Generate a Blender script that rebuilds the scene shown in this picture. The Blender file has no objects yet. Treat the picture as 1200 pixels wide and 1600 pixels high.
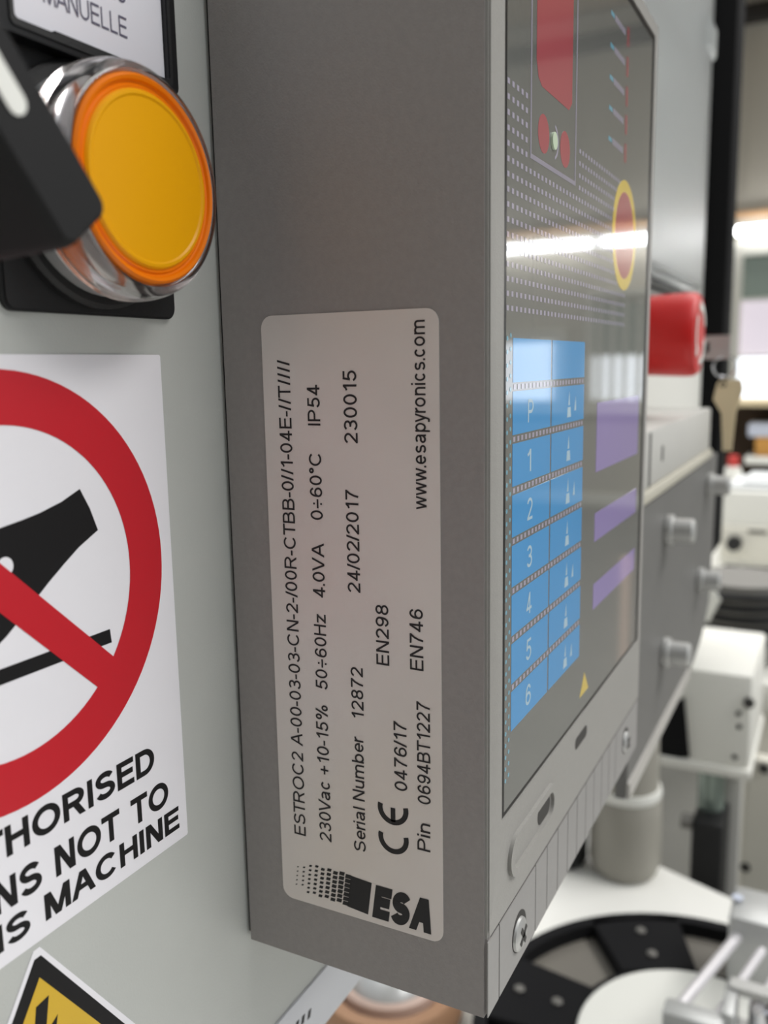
import bpy, bmesh, math, random, os
from mathutils import Vector, Matrix

# ------------------------------------------------------------------ camera, world, lights, exposure
# All lengths below are millimetres measured from the panel face (y = 0, x to the right, z up,
# z = 0 at the camera's height); W() turns them into metres with the floor at z = 0.
CAM_H = 1300.0
S = 0.001
def W(p): return Vector((p[0]*S, p[1]*S, (p[2]+CAM_H)*S))

scene = bpy.context.scene
cam_data = bpy.data.cameras.new('camera')
cam = bpy.data.objects.new('camera', cam_data)
scene.collection.objects.link(cam)
F_PX = 1383.737
cam_data.sensor_fit = 'VERTICAL'
cam_data.sensor_height = 24.0
cam_data.lens = F_PX/1600*24.0
cam_data.clip_start = 0.005
cam_data.clip_end = 60
ex = Vector((0.45848291, -0.8885235, -0.01787194))      # camera right, in world axes
ey = Vector((0.15302327, 0.05911913, 0.98645264))       # camera up
ez = Vector((-0.87542978, -0.4550065, 0.16306988))      # camera back
M = Matrix((ex, ey, ez)).transposed().to_4x4()
M.translation = W((0, -100, 0))
cam.matrix_world = M
cam_data.dof.use_dof = True
cam_data.dof.focus_distance = 0.152
cam_data.dof.aperture_fstop = cam_data.lens/1.75
scene.camera = cam

world = bpy.data.worlds.new('workshop_ambient')
scene.world = world
world.use_nodes = True
wb = world.node_tree.nodes['Background']
wb.inputs[0].default_value = (0.93, 0.97, 1.0, 1)
wb.inputs[1].default_value = 0.72

def area(name, loc, target, size, power, color=(1, 0.98, 0.95)):
    l = bpy.data.lights.new(name, 'AREA')
    l.shape = 'RECTANGLE'; l.size, l.size_y = size
    l.energy = power; l.color = color
    o = bpy.data.objects.new(name, l)
    scene.collection.objects.link(o)
    o.location = W(loc)
    o.rotation_euler = (W(target)-W(loc)).to_track_quat('-Z', 'Y').to_euler()
    return o
area('ceiling_tubes_front', (1100, -1900, 2300), (300, 0, 0), (2.6, 0.8), 78)
area('ceiling_tubes_far', (4200, 300, 3000), (4200, 300, -1300), (4.0, 3.0), 190)
area('ceiling_tubes_bench', (900, 700, 2300), (650, -50, -300), (1.6, 1.0), 42)

scene.view_settings.view_transform = 'Standard'
scene.view_settings.look = 'None'
scene.view_settings.exposure = 0.0
scene.view_settings.gamma = 1.0
scene.view_settings.use_curve_mapping = False
scene.cycles.use_denoising = True
scene.cycles.transparent_max_bounces = 16

# ------------------------------------------------------------------ materials
def lin(c):
    out = []
    for v in c:
        v /= 255.0
        out.append(v/12.92 if v <= 0.04045 else ((v+0.055)/1.055)**2.4)
    return (*out, 1)
MATS = {}
def mat(name, c, rough=0.5, metal=0.0, grain=0.0, gscale=600, bump=0.0, bscale=800, coat=0.0,
        trans=0.0, ior=1.45, emit=None, estr=0.0, spec=0.5, aniso=None):
    m = bpy.data.materials.new(name); m.use_nodes = True
    nt = m.node_tree; b = nt.nodes['Principled BSDF']
    b.inputs['Base Color'].default_value = lin(c)
    b.inputs['Roughness'].default_value = rough
    b.inputs['Metallic'].default_value = metal
    b.inputs['IOR'].default_value = ior
    b.inputs['Specular IOR Level'].default_value = spec
    b.inputs['Coat Weight'].default_value = coat
    b.inputs['Coat Roughness'].default_value = 0.08
    b.inputs['Transmission Weight'].default_value = trans
    if emit:
        b.inputs['Emission Color'].default_value = lin(emit)
        b.inputs['Emission Strength'].default_value = estr
    tc = nt.nodes.new('ShaderNodeTexCoord')
    if grain > 0:
        n = nt.nodes.new('ShaderNodeTexNoise'); n.inputs['Scale'].default_value = gscale; n.inputs['Detail'].default_value = 5
        if aniso:
            mp = nt.nodes.new('ShaderNodeMapping'); mp.inputs['Scale'].default_value = aniso
            nt.links.new(tc.outputs['Object'], mp.inputs[0]); nt.links.new(mp.outputs[0], n.inputs['Vector'])
        else:
            nt.links.new(tc.outputs['Object'], n.inputs['Vector'])
        mx = nt.nodes.new('ShaderNodeMix'); mx.data_type = 'RGBA'
        lo = [max(0, v*(1-grain)) for v in lin(c)[:3]]+[1]; hi = [min(1, v*(1+grain)) for v in lin(c)[:3]]+[1]
        mx.inputs[6].default_value = lo; mx.inputs[7].default_value = hi
        nt.links.new(n.outputs['Fac'], mx.inputs[0]); nt.links.new(mx.outputs[2], b.inputs['Base Color'])
    if bump > 0:
        n2 = nt.nodes.new('ShaderNodeTexNoise'); n2.inputs['Scale'].default_value = bscale; n2.inputs['Detail'].default_value = 3
        nt.links.new(tc.outputs['Object'], n2.inputs['Vector'])
        bp = nt.nodes.new('ShaderNodeBump'); bp.inputs['Strength'].default_value = bump; bp.inputs['Distance'].default_value = 0.0005
        nt.links.new(n2.outputs['Fac'], bp.inputs['Height']); nt.links.new(bp.outputs[0], b.inputs['Normal'])
    MATS[name] = m
    return m

panel_grey = mat('panel_light_grey_paint', (191, 193, 189), 0.42, grain=0.05, gscale=60, bump=0.12, bscale=2500)
strip_white = mat('strip_white_plastic', (226, 227, 232), 0.4)
box_grey = mat('housing_grey_paint', (149, 144, 142), 0.5, grain=0.10, gscale=900, bump=0.2, bscale=2600)
front_grey = mat('front_frame_grey_paint', (152, 150, 146), 0.45, grain=0.06, gscale=700, bump=0.12, bscale=2600)
rib_grey = mat('terminal_cover_grey', (148, 146, 144), 0.5, grain=0.05, gscale=700)
label_silver = mat('rating_plate_silver', (224, 216, 211), 0.38, metal=0.15, grain=0.07, gscale=45, bump=0.05, bscale=4000)
ink = mat('black_print', (30, 28, 30), 0.6)
ink_soft = mat('dark_grey_print', (38, 34, 36), 0.6)
ink_violet = mat('violet_grey_print', (88, 84, 104), 0.6)
black_plastic = mat('black_plastic', (24, 24, 25), 0.55, bump=0.15, bscale=3000)
black_handle = mat('black_handle_plastic', (31, 31, 32), 0.7, bump=0.2, bscale=3000, spec=0.3)
black_gloss = mat('black_gasket', (18, 18, 20), 0.35)
white_paint = mat('white_marker_paint', (232, 232, 226), 0.5)
card_white = mat('legend_card_white', (222, 221, 228), 0.5)
sticker_white = mat('sticker_white_vinyl', (238, 236, 241), 0.35, grain=0.02, gscale=80)
sticker_red = mat('sticker_red_print', (196, 26, 40), 0.38)
sticker_black = mat('sticker_black_print', (24, 23, 24), 0.6, spec=0.25)
sticker_yellow = mat('sticker_yellow_print', (212, 172, 32), 0.4)
lens_clear = mat('clear_lens_plastic', (250, 246, 246), 0.06, trans=1.0, ior=1.36)
lens_orange = mat('orange_lens_rim', (234, 120, 4), 0.24, spec=0.3)
lens_yellow = mat('amber_lens_face', (230, 162, 0), 0.36, spec=0.25)
collar_grey = mat('satin_grey_collar', (176, 178, 178), 0.35, metal=0.3)
membrane = mat('dark_glossy_membrane', (112, 113, 110), 0.03, bump=0.02, bscale=20, ior=1.8, coat=0.5)
key_blue = mat('blue_key_print', (72, 154, 214), 0.04, ior=1.7, coat=0.4, bump=0.02, bscale=20)
key_violet = mat('violet_key_print', (150, 134, 190), 0.04, ior=1.7, coat=0.4, bump=0.02, bscale=20)
print_lilac = mat('lilac_print', (172, 166, 184), 0.04, ior=1.7, coat=0.4, bump=0.02, bscale=20)
print_cyan = mat('cyan_print', (120, 172, 192), 0.04, ior=1.7, coat=0.4, bump=0.02, bscale=20)
print_white = mat('pale_key_lettering', (172, 198, 212), 0.15)
print_red = mat('red_window_print', (172, 86, 92), 0.04, ior=1.7, coat=0.4, bump=0.02, bscale=20)  # red dulled in its base colour to include the reflected haze
print_yellow = mat('yellow_ring_print', (222, 194, 84), 0.04, ior=1.7, coat=0.4, bump=0.02, bscale=20)
print_line = mat('thin_line_print', (150, 145, 158), 0.12)
led_green = mat('pale_green_lamp', (200, 215, 190), 0.2)
band_dark = mat('dark_band_print', (72, 66, 72), 0.04, ior=1.7, coat=0.4, bump=0.02, bscale=20)
zinc = mat('zinc_plated_steel', (186, 186, 184), 0.4, metal=0.55)
rod_steel = mat('bright_rod_steel', (226, 223, 226), 0.3, metal=0.35)
bolt_dull = mat('dull_bolt_steel', (120, 118, 114), 0.5, metal=0.4)
chrome = mat('chrome_steel', (205, 205, 210), 0.12, metal=1.0)
slot_dark = mat('dark_slot', (62, 60, 58), 0.7)
white_plate = mat('white_plate_paint', (228, 227, 220), 0.5)
rail_grey = mat('pale_grey_rail', (190, 189, 184), 0.5, grain=0.03, gscale=90)
rail_beige = mat('beige_rail_edge', (190, 186, 172), 0.5)
lid_grey = mat('mid_grey_lid_paint', (108, 107, 105), 0.5, grain=0.04, gscale=90)
lid_edge = mat('pale_lid_edge', (178, 175, 170), 0.5)
estop_red = mat('emergency_stop_red', (200, 28, 26), 0.42)
clear_cover = mat('clear_cover_plastic', (240, 243, 243), 0.32, trans=0.85, ior=1.3, spec=0.15)
cover_back = mat('cover_back_grey', (206, 209, 206), 0.5)
tag_beige = mat('tag_beige_card', (214, 198, 164), 0.6)
post_black = mat('black_post_paint', (24, 24, 25), 0.9, spec=0.15)
bench_white = mat('bench_white_laminate', (232, 231, 226), 0.45)
disc_grey = mat('grey_base_disc', (112, 108, 101), 0.6)
wheel_black = mat('wheel_black', (20, 20, 22), 0.75, spec=0.2)
hub_white = mat('hub_white_plastic', (226, 226, 220), 0.5)
motor_grey = mat('motor_grey_beige', (150, 147, 138), 0.5, grain=0.04, gscale=60)
brown_ring_m = mat('brown_ring_card', (150, 114, 86), 0.6)
ring_inner_m = mat('inner_ring_pinkish', (196, 172, 160), 0.5)
alu = mat('cast_aluminium', (190, 191, 190), 0.42, metal=0.4)
machine_white = mat('machine_white_paint', (222, 221, 214), 0.5)
machine_beige = mat('machine_beige_paint', (214, 211, 200), 0.5)
glass_green = mat('greenish_glass_column', (134, 146, 138), 0.2, metal=0.3)
drum_grey = mat('dark_grey_rubber', (118, 116, 112), 0.6)
wall_paint = mat('far_wall_paint', (196, 190, 176), 0.8, grain=0.06, gscale=1.3)
floor_paint = mat('workshop_floor', (128, 126, 120), 0.6, grain=0.1, gscale=3)
ceil_paint = mat('ceiling_timber_brown', (140, 122, 98), 0.8, grain=0.1, gscale=3)
beam_dark = mat('dark_beam_paint', (52, 48, 44), 0.7)
batten_wood = mat('orange_wood_batten', (190, 152, 112), 0.6)
frame_white = mat('white_window_frame', (228, 226, 214), 0.5)
pane_bright = mat('daylit_pane', (240, 245, 250), 0.2, emit=(240, 246, 255), estr=1.6)
pane_pink = mat('hazy_lit_pane', (215, 208, 216), 0.2, emit=(226, 216, 226), estr=0.62)
pane_dim = mat('dim_greenish_pane', (110, 120, 112), 0.2, emit=(120, 130, 122), estr=0.35)
tube_lit = mat('lit_fluorescent_tube', (255, 255, 255), 0.4, emit=(250, 252, 255), estr=11.0)
tin = mat('lamp_housing_white', (176, 174, 168), 0.5)
paper_m = mat('pale_paper', (206, 208, 208), 0.7)
orange_box_m = mat('orange_carton', (196, 144, 72), 0.7)
blue_white_m = mat('pale_blue_white_plastic', (200, 206, 222), 0.5)
dark_brown = mat('dark_brown_wood', (70, 56, 44), 0.7)
pink_tube_m = mat('pale_pink_reflection_tube', (250, 222, 204), 0.6)
shade_wall = mat('shade_wall_grey', (126, 124, 120), 0.8)
red_spot = mat('red_plastic', (190, 60, 56), 0.5)

# ------------------------------------------------------------------ mesh helpers (all in mm)
class Plane:
    """A flat drawing plane: origin O, reading direction U, up direction V, outward normal N."""
    def __init__(s, O, U, V): s.O, s.U, s.V = Vector(O), Vector(U).normalized(), Vector(V).normalized(); s.N = s.U.cross(s.V)
    def __call__(s, a, b, t=0): return s.O+s.U*a+s.V*b+s.N*t
def FRONT(y): return Plane((0, y, 0), (1, 0, 0), (0, 0, 1))       # parallel to the panel, facing the room
def SIDE(x): return Plane((x, 0, 0), (0, -1, 0), (0, 0, 1))       # facing the camera, a runs towards the room (a = -y)
def SIDE_UP(x): return Plane((x, 0, 0), (0, 0, 1), (0, 1, 0))     # the same face, read upwards (a = z, b = y)

def new(): return bmesh.new()
def bevel(bm, w, seg=2):
    if w: bmesh.ops.bevel(bm, geom=[e for e in bm.edges if len(e.link_faces) == 2 and e.calc_face_angle(0) > 0.6], offset=w, segments=seg, affect='EDGES', profile=0.5, clamp_overlap=True)
def box(x0, x1, y0, y1, z0, z1, bev=0, bm=None):
    b = new()
    bmesh.ops.create_cube(b, size=1)
    for v in b.verts:
        v.co = Vector((x0+(v.co.x+.5)*(x1-x0), y0+(v.co.y+.5)*(y1-y0), z0+(v.co.z+.5)*(z1-z0)))
    bevel(b, bev)
    return join(bm, b)
def join(bm, b):
    if bm is None: return b
    me = bpy.data.meshes.new('tmp'); b.to_mesh(me); b.free(); bm.from_mesh(me); bpy.data.meshes.remove(me)
    return bm
def basis(axis):
    n = Vector(axis).normalized()
    u = n.orthogonal().normalized() if abs(n.z) > .9 else n.cross(Vector((0, 0, 1))).normalized()
    return n, u, n.cross(u)
def lathe(c, axis, prof, seg=48, bm=None, closed=False):
    """prof: (radius, height along axis) pairs; radius 0 closes to a point."""
    b = new(); n, u, w = basis(axis); c = Vector(c); rings = []
    for r, h in prof:
        if r < 1e-6: rings.append([b.verts.new(c+n*h)])
        else: rings.append([b.verts.new(c+n*h+(u*math.cos(2*math.pi*i/seg)+w*math.sin(2*math.pi*i/seg))*r) for i in range(seg)])
    pairs = list(zip(rings, rings[1:]))
    if closed: pairs.append((rings[-1], rings[0]))
    for p, q in pairs:
        for i in range(seg):
            j = (i+1) % seg
            if len(p) == 1 and len(q) == 1: continue
            if len(p) == 1: b.faces.new((p[0], q[j], q[i]))
            elif len(q) == 1: b.faces.new((p[i], p[j], q[0]))
            else: b.faces.new((p[i], p[j], q[j], q[i]))
    bmesh.ops.recalc_face_normals(b, faces=b.faces)
    return join(bm, b)
def cyl(c, axis, r, h, seg=32, bev=0, bm=None):
    k = min(bev, r*.4, h*.4)
    return lathe(c, axis, [(0, 0), (r-k, 0), (r, k), (r, h-k), (r-k, h), (0, h)] if k else [(0, 0), (r, 0), (r, h), (0, h)], seg, bm)
def tube(pts, r, seg=12, bm=None):
    b = new(); P = [Vector(p) for p in pts]; rings = []
    for i, p in enumerate(P):
        d = (P[min(i+1, len(P)-1)]-P[max(i-1, 0)]).normalized(); n, u, w = basis(d)
        rings.append([b.verts.new(p+(u*math.cos(2*math.pi*k/seg)+w*math.sin(2*math.pi*k/seg))*r) for k in range(seg)])
    for p, q in zip(rings, rings[1:]):
        for i in range(seg): b.faces.new((p[i], p[(i+1) % seg], q[(i+1) % seg], q[i]))
    b.faces.new(rings[0][::-1]); b.faces.new(rings[-1])
    bmesh.ops.recalc_face_normals(b, faces=b.faces)
    return join(bm, b)
def prism(pl, poly, t0, t1, bev=0, bm=None):
    b = new()
    lo = [b.verts.new(pl(a, c, t0)) for a, c in poly]; hi = [b.verts.new(pl(a, c, t1)) for a, c in poly]
    b.faces.new(lo[::-1]); top = b.faces.new(hi)
    n = len(poly)
    for i in range(n): b.faces.new((lo[i], lo[(i+1) % n], hi[(i+1) % n], hi[i]))
    bmesh.ops.recalc_face_normals(b, faces=b.faces)
    if bev:
        bmesh.ops.bevel(b, geom=[e for e in b.edges if all(v in hi for v in e.verts)], offset=bev, segments=2, affect='EDGES', clamp_overlap=True)
    return join(bm, b)
def band(pl, outer, inner, t0, t1, bm=None):
    """a frame between two outlines with equal point counts"""
    b = new(); n = len(outer)
    R = [[b.verts.new(pl(a, c, t)) for a, c in o] for o, t in ((outer, t0), (outer, t1), (inner, t1), (inner, t0))]
    for p, q in zip(R, R[1:]+R[:1]):
        for i in range(n): b.faces.new((p[i], p[(i+1) % n], q[(i+1) % n], q[i]))
    bmesh.ops.recalc_face_normals(b, faces=b.faces)
    return join(bm, b)
def rrect(a0, a1, b0, b1, r, n=6):
    out = []
    for cx, cy, s in ((a1-r, b0+r, -90), (a1-r, b1-r, 0), (a0+r, b1-r, 90), (a0+r, b0+r, 180)):
        for k in range(n+1):
            t = math.radians(s+90*k/n); out.append((cx+r*math.cos(t), cy+r*math.sin(t)))
    return out
def circle(a, b, r, n=64, a0=0, a1=360, ry=None):
    full = abs(a1-a0) >= 360
    return [(a+r*math.cos(math.radians(a0+(a1-a0)*k/(n if full else n-1))), b+(ry or r)*math.sin(math.radians(a0+(a1-a0)*k/(n if full else n-1)))) for k in range(n)]
def arc_stroke(a, b, r, w, a0, a1, n=24):
    return circle(a, b, r+w/2, n, a0, a1)+circle(a, b, r-w/2, n, a0, a1)[::-1]

# a plain grotesque alphabet drawn as strokes; w is the stroke weight, capitals are 1 high
def earc(cx, cy, rx, ry, a0, a1, n=16):
    return [(cx+rx*math.cos(math.radians(a0+(a1-a0)*k/n)), cy+ry*math.sin(math.radians(a0+(a1-a0)*k/n))) for k in range(n+1)]
def glyph(ch, w):
    """returns (ink width, strokes); a stroke is ('L', points, closed) or ('D', p, q) = slanted bar cut level at both ends"""
    h = w/2; L = lambda *p, c=False: ('L', list(p), c); D = lambda p, q: ('D', p, q)
    bar = lambda x0, x1, y: ('L', [(x0, y), (x1, y)], False)
    stem = lambda x, y0=0, y1=1: ('L', [(x, y0), (x, y1)], False)
    O = lambda cx, cy, rx, ry: ('L', earc(cx, cy, rx, ry, 0, 360, 30)[:-1], True)
    x = .735; t = 1-h
    if ch == 'A': W = .94; k = w*.53; return W, [D((k, 0), (W/2-w*.08, 1)), D((W-k, 0), (W/2+w*.08, 1)), bar(.2*W, .8*W, .27+h)]
    if ch == 'B':
        W = .78; c = .44; m = .525
        return W, [stem(h), L((h, t), (c, t), *earc(c, (m+t)/2, W-h-.05-c, (t-m)/2, 90, -90), (h, m)), L((c, m), *earc(c, (m+h)/2, W-h-c, (m-h)/2, 90, -90), (h, h))]
    if ch == 'C': W = .92; return W, [L(*earc(W/2, .5, W/2-h, .5-h, 38, 322, 30))]
    if ch == 'D': W = .84; c = .38; return W, [stem(h), L((h, t), (c, t), *earc(c, .5, W-h-c, .5-h, 90, -90, 20), (h, h))]
    if ch == 'E': W = .72; return W, [stem(h), bar(h, W, t), bar(h, W-.04, .525), bar(h, W, h)]
    if ch == 'H': W = .78; return W, [stem(h), stem(W-h), bar(h, W-h, .54)]
    if ch == 'I': return w, [stem(h)]
    if ch == 'L': W = .64; return W, [stem(h), bar(h, W, h)]
    if ch == 'M': W = .94; return W, [stem(h), stem(W-h), D((h*1.3, 1), (W/2, 0)), D((W-h*1.3, 1), (W/2, 0))]
    if ch == 'N': W = .78; return W, [stem(h), stem(W-h), D((h*1.2, 1), (W-h*1.2, 0))]
    if ch == 'O': W = 1.0; return W, [O(W/2, .5, W/2-h, .5-h)]
    if ch == 'P': W = .76; m = .46; c = .42; return W, [stem(h), L((h, t), (c, t), *earc(c, (m+t)/2, W-h-c, (t-m)/2, 90, -90), (h, m))]
    if ch == 'R': W = .84; m = .49; c = .45; return W, [stem(h), L((h, t), (c, t), *earc(c, (m+t)/2, W-h-.03-c, (t-m)/2, 90, -90), (h, m)), D((.44, m), (W-w*.62, 0))]
    if ch in 'Ss':
        W, H = (.80, 1) if ch == 'S' else (.60, x); tt = H-h; m = H*.515
        return W, [L(*earc(W/2, (m+tt)/2, W/2-h-.02, (tt-m)/2, 22, 270, 20), *earc(W/2, (m+h)/2, W/2-h, (m-h)/2, 90, -162, 20)[1:])]
    if ch == 'T': W = .80; return W, [stem(W/2), bar(0, W, t)]
    if ch == 'U': W = .78; return W, [L((h, 1), (h, .36), *earc(W/2, .36, W/2-h, .36-h, 180, 360), (W-h, 1))]
    if ch == 'V': W = .92; k = w*.53; return W, [D((k, 1), (W/2-w*.05, 0)), D((W-k, 1), (W/2+w*.05, 0))]
    if ch == '0': W = .66; return W, [O(W/2, .5, W/2-h, .5-h)]
    if ch == '1': W = .36; return W, [stem(W-h), L((0, .74), (.13, .79), (W-h*1.2, .96))]
    if ch == '2': W = .66; return W, [L(*earc(W/2, .695, W/2-h, .305-h, 168, -38, 18), (h*1.1, h)), bar(h*.3, W, h)]
    if ch == '3': W = .66; m = .525; return W, [L(*earc(W/2, (m+t)/2, W/2-h-.02, (t-m)/2, 158, -90, 18)), L(*earc(W/2, (m+h)/2, W/2-h, (m-h)/2, 90, -160, 18)), bar(W*.36, W*.52, m)]
    if ch == '4': W = .70; v = W*.74-h; return W, [stem(v), bar(0, W, .24+h*.3), D((w*.6, .24), (v-h*.1, 1))]
    if ch == '5': W = .66; return W, [bar(.15, W-.03, t), L((.15+h*.6, 1), (.07+h*.6, .47)), L((.07+h*.4, .50), *earc(W/2-.01, .335, W/2-h+.01, .335-h, 118, -160, 22))]
    if ch in '69':
        W = .66; st = [L(*earc(W/2, .32, W/2-h, .32-h, 0, 360, 30)[:-1], c=True), L(*earc(W/2+.02, .5, W/2-h+.01, .5-h, 32, 180, 18), (h, .32))]
        if ch == '9': st = [('L', [(W-p[0], 1-p[1]) for p in a[1]], a[2]) for a in st]
        return W, st
    if ch == '7': W = .65; return W, [bar(0, W, t), L((W-h*.8, t), (W*.62, .66), (W*.42, .32), (W*.33, 0))]
    if ch == '8': W = .66; m = .525; return W, [O(W/2, (m+t)/2, W/2-h-.03, (t-m)/2), O(W/2, (m+h)/2, W/2-h, (m-h)/2)]
    if ch == '-': W = .36; return W, [bar(0, W, .36)]
    if ch == '/': W = .40; return W, [D((w*.55, 0), (W-w*.55, 1))]
    if ch == '+': W = .66; return W, [bar(0, W, .42), stem(W/2, .10, .74)]
    if ch == '÷': W = .62; return W, [bar(0, W, .40), stem(W/2, .62, .62+w), stem(W/2, .18-w, .18)]
    if ch == '%': W = 1.14; k = w*.85; r = .23; return W, [O(r, 1-.25, r-k/2-.02, .25-k/2), O(W-r, .25, r-k/2-.02, .25-k/2), D((W*.32, 0), (W*.68, 1))]
    if ch == '.': return w*1.1, [stem(h*1.1, 0, w*1.1)]
    if ch == '°': W = .36; return W, [O(W/2, .82, W/2-h*.8, .18-h*.8)]
    if ch == 'a':
        W = .66; v = W-h-.05
        return W, [L(*earc(W/2-.02, x-.20, v-W/2+.02, .20-h, 158, 0, 14), (v, .12), (v+.03, 0)), L(*earc(W/2-.06, .215, W/2-.06-h, .215-h, 62, 300, 18), (v, .22)), L(earc(W/2-.06, .215, W/2-.06-h, .215-h, 62, 300, 18)[0], (v, .47))]
    if ch in 'bp': W = .66; return W, [stem(h, 0, 1) if ch == 'b' else stem(h, -.28, x), O(W/2, x/2, W/2-h, x/2-h)]
    if ch == 'c': W = .62; return W, [L(*earc(W/2, x/2, W/2-h, x/2-h, 40, 320, 24))]
    if ch == 'e': W = .66; return W, [L((h, x/2), (W-h, x/2), *earc(W/2, x/2, W/2-h, x/2-h, 8, 322, 28))]
    if ch == 'i': return w, [stem(h, 0, x), stem(h, 1-w, 1)]
    if ch == 'l': return w, [stem(h)]
    if ch == 'n': W = .60; return W, [stem(h, 0, x), L((W-h, 0), (W-h, .46), *earc(W/2, .46, W/2-h, x-.46-h, 0, 180))]
    if ch == 'u': W = .60; return W, [stem(W-h, 0, x), L((h, x), (h, .27), *earc(W/2, .27, W/2-h, .27-h, 180, 360))]
    if ch == 'm':
        W = 1.0; q = (W-w)/2
        return W, [stem(h, 0, x)]+[L((h+q*k, 0), (h+q*k, .5), *earc(h+q*(k-.5), .5, q/2, x-.5-h, 0, 180)) for k in (1, 2)]
    if ch == 'o': W = .68; return W, [O(W/2, x/2, W/2-h, x/2-h)]
    if ch == 'r': W = .36; return W, [stem(h, 0, x), L((h, .40), *earc(W*.98, .40, W*.98-h, x-.40-h, 170, 88))]
    if ch == 'w': W = 1.0; k = w*.52; return W, [D((k, x), (.27, 0)), D((.5, x), (.27, 0)), D((.5, x), (.73, 0)), D((W-k, x), (.73, 0))]
    if ch == 'y': W = .66; k = w*.53; return W, [D((k, x), (W/2, 0)), D((W-k, x), (W/2-.08, -.22)), bar(.04, W/2-.05, -.28+h)]
    if ch == 'z': W = .62; return W, [bar(0, W, x-h), bar(0, W, h), D((w*.7, w*.5), (W-w*.7, x-w*.5))]
    return .28, []
GAP = {'-': .09, '/': .03, '.': .1, 'T': .05, 'V': .03, 'A': .03, 'w': .04, 'y': .03, 'r': .07}
def text(pl, s, a0, a1, b0, cap, t=0.06, w=0.134, shear=0.0, gap=.145, bm=None):
    """s set on plane pl from a0 to a1 with its baseline at b0 and capital height cap"""
    x = 0; quads = []; lay = []; prev = None
    for ch in s:
        if ch == ' ': x += .52; prev = None; continue
        if prev: x += min(GAP.get(prev, gap), GAP.get(ch, gap))+(.10 if ch == '1' else 0)+(.05 if prev == '1' else 0)
        W, st = glyph(ch, w); prev = ch
        for ki, k in enumerate(st):
            if k[0] == 'D':
                (xa, ya), (xb, yb) = k[1:]; wh = w*math.hypot(xb-xa, yb-ya)/abs(yb-ya)/2
                quads.append([(x+xa-wh, ya), (x+xa+wh, ya), (x+xb+wh, yb), (x+xb-wh, yb)]); lay.append(ki); continue
            P = []
            for p in map(Vector, k[1]):
                if not P or (p-P[-1]).length > 1e-4: P.append(p)
            n = len(P); lo, hi = [], []
            for i in range(n):
                a = P[i-1] if (i or k[2]) else None; c = P[(i+1) % n] if (i < n-1 or k[2]) else None
                d1 = (P[i]-a).normalized() if a is not None else None
                d2 = (c-P[i]).normalized() if c is not None else None
                d1, d2 = (d2 if d1 is None else d1), (d1 if d2 is None else d2)
                n1, n2 = Vector((-d1.y, d1.x)), Vector((-d2.y, d2.x)); m = (n1+n2)
                m = m.normalized() if m.length > 1e-3 else n1
                m = m*(w/2/max(.45, m.dot(n1)))
                lo.append(P[i]-m); hi.append(P[i]+m)
            for i in range(n if k[2] else n-1):
                j = (i+1) % n
                quads.append([(x+v.x, v.y) for v in (lo[i], lo[j], hi[j], hi[i])]); lay.append(ki)
        x += W
    b = new(); sx = (a1-a0)/x
    for i, q in enumerate(quads):
        f = b.faces.new([b.verts.new(pl(a0+p[0]*sx+shear*p[1]*cap, b0+p[1]*cap, t+.005*lay[i])) for p in q])   # each stroke a hair above the last
        f.normal_update()
        if f.normal.dot(pl.N) < 0: f.normal_flip()
    return join(bm, b)

# ------------------------------------------------------------------ object helpers
COL = scene.collection
def tag(o, label, cat, group=None, kind=None):
    o['label'] = label; o['category'] = cat
    if group: o['group'] = group
    if kind: o['kind'] = kind
    return o
def thing(name, label, cat, loc, group=None):
    o = bpy.data.objects.new(name, None); o.empty_display_size = 0.01
    COL.objects.link(o); o.location = W(loc); o['mm'] = list(map(float, loc))
    return tag(o, label, cat, group)
def obj(name, bm, m, parent=None, label=None, kind=None, smooth=35, loc=None):
    base = Vector(parent['mm']) if parent is not None else Vector(loc or (0, 0, -CAM_H))
    for v in bm.verts: v.co = (v.co-base)*S
    me = bpy.data.meshes.new(name)
    if smooth:
        for f in bm.faces: f.smooth = True
        for e in bm.edges:
            if len(e.link_faces) == 2 and e.calc_face_angle(0) > math.radians(smooth): e.smooth = False
    bm.to_mesh(me); bm.free(); me.materials.append(m)
    o = bpy.data.objects.new(name, me); COL.objects.link(o); o['mm'] = list(base)
    if parent is not None: o.parent = parent
    else: o.location = W(base)
    if label: o['label'] = label
    if kind: o['kind'] = kind
    return o

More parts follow.
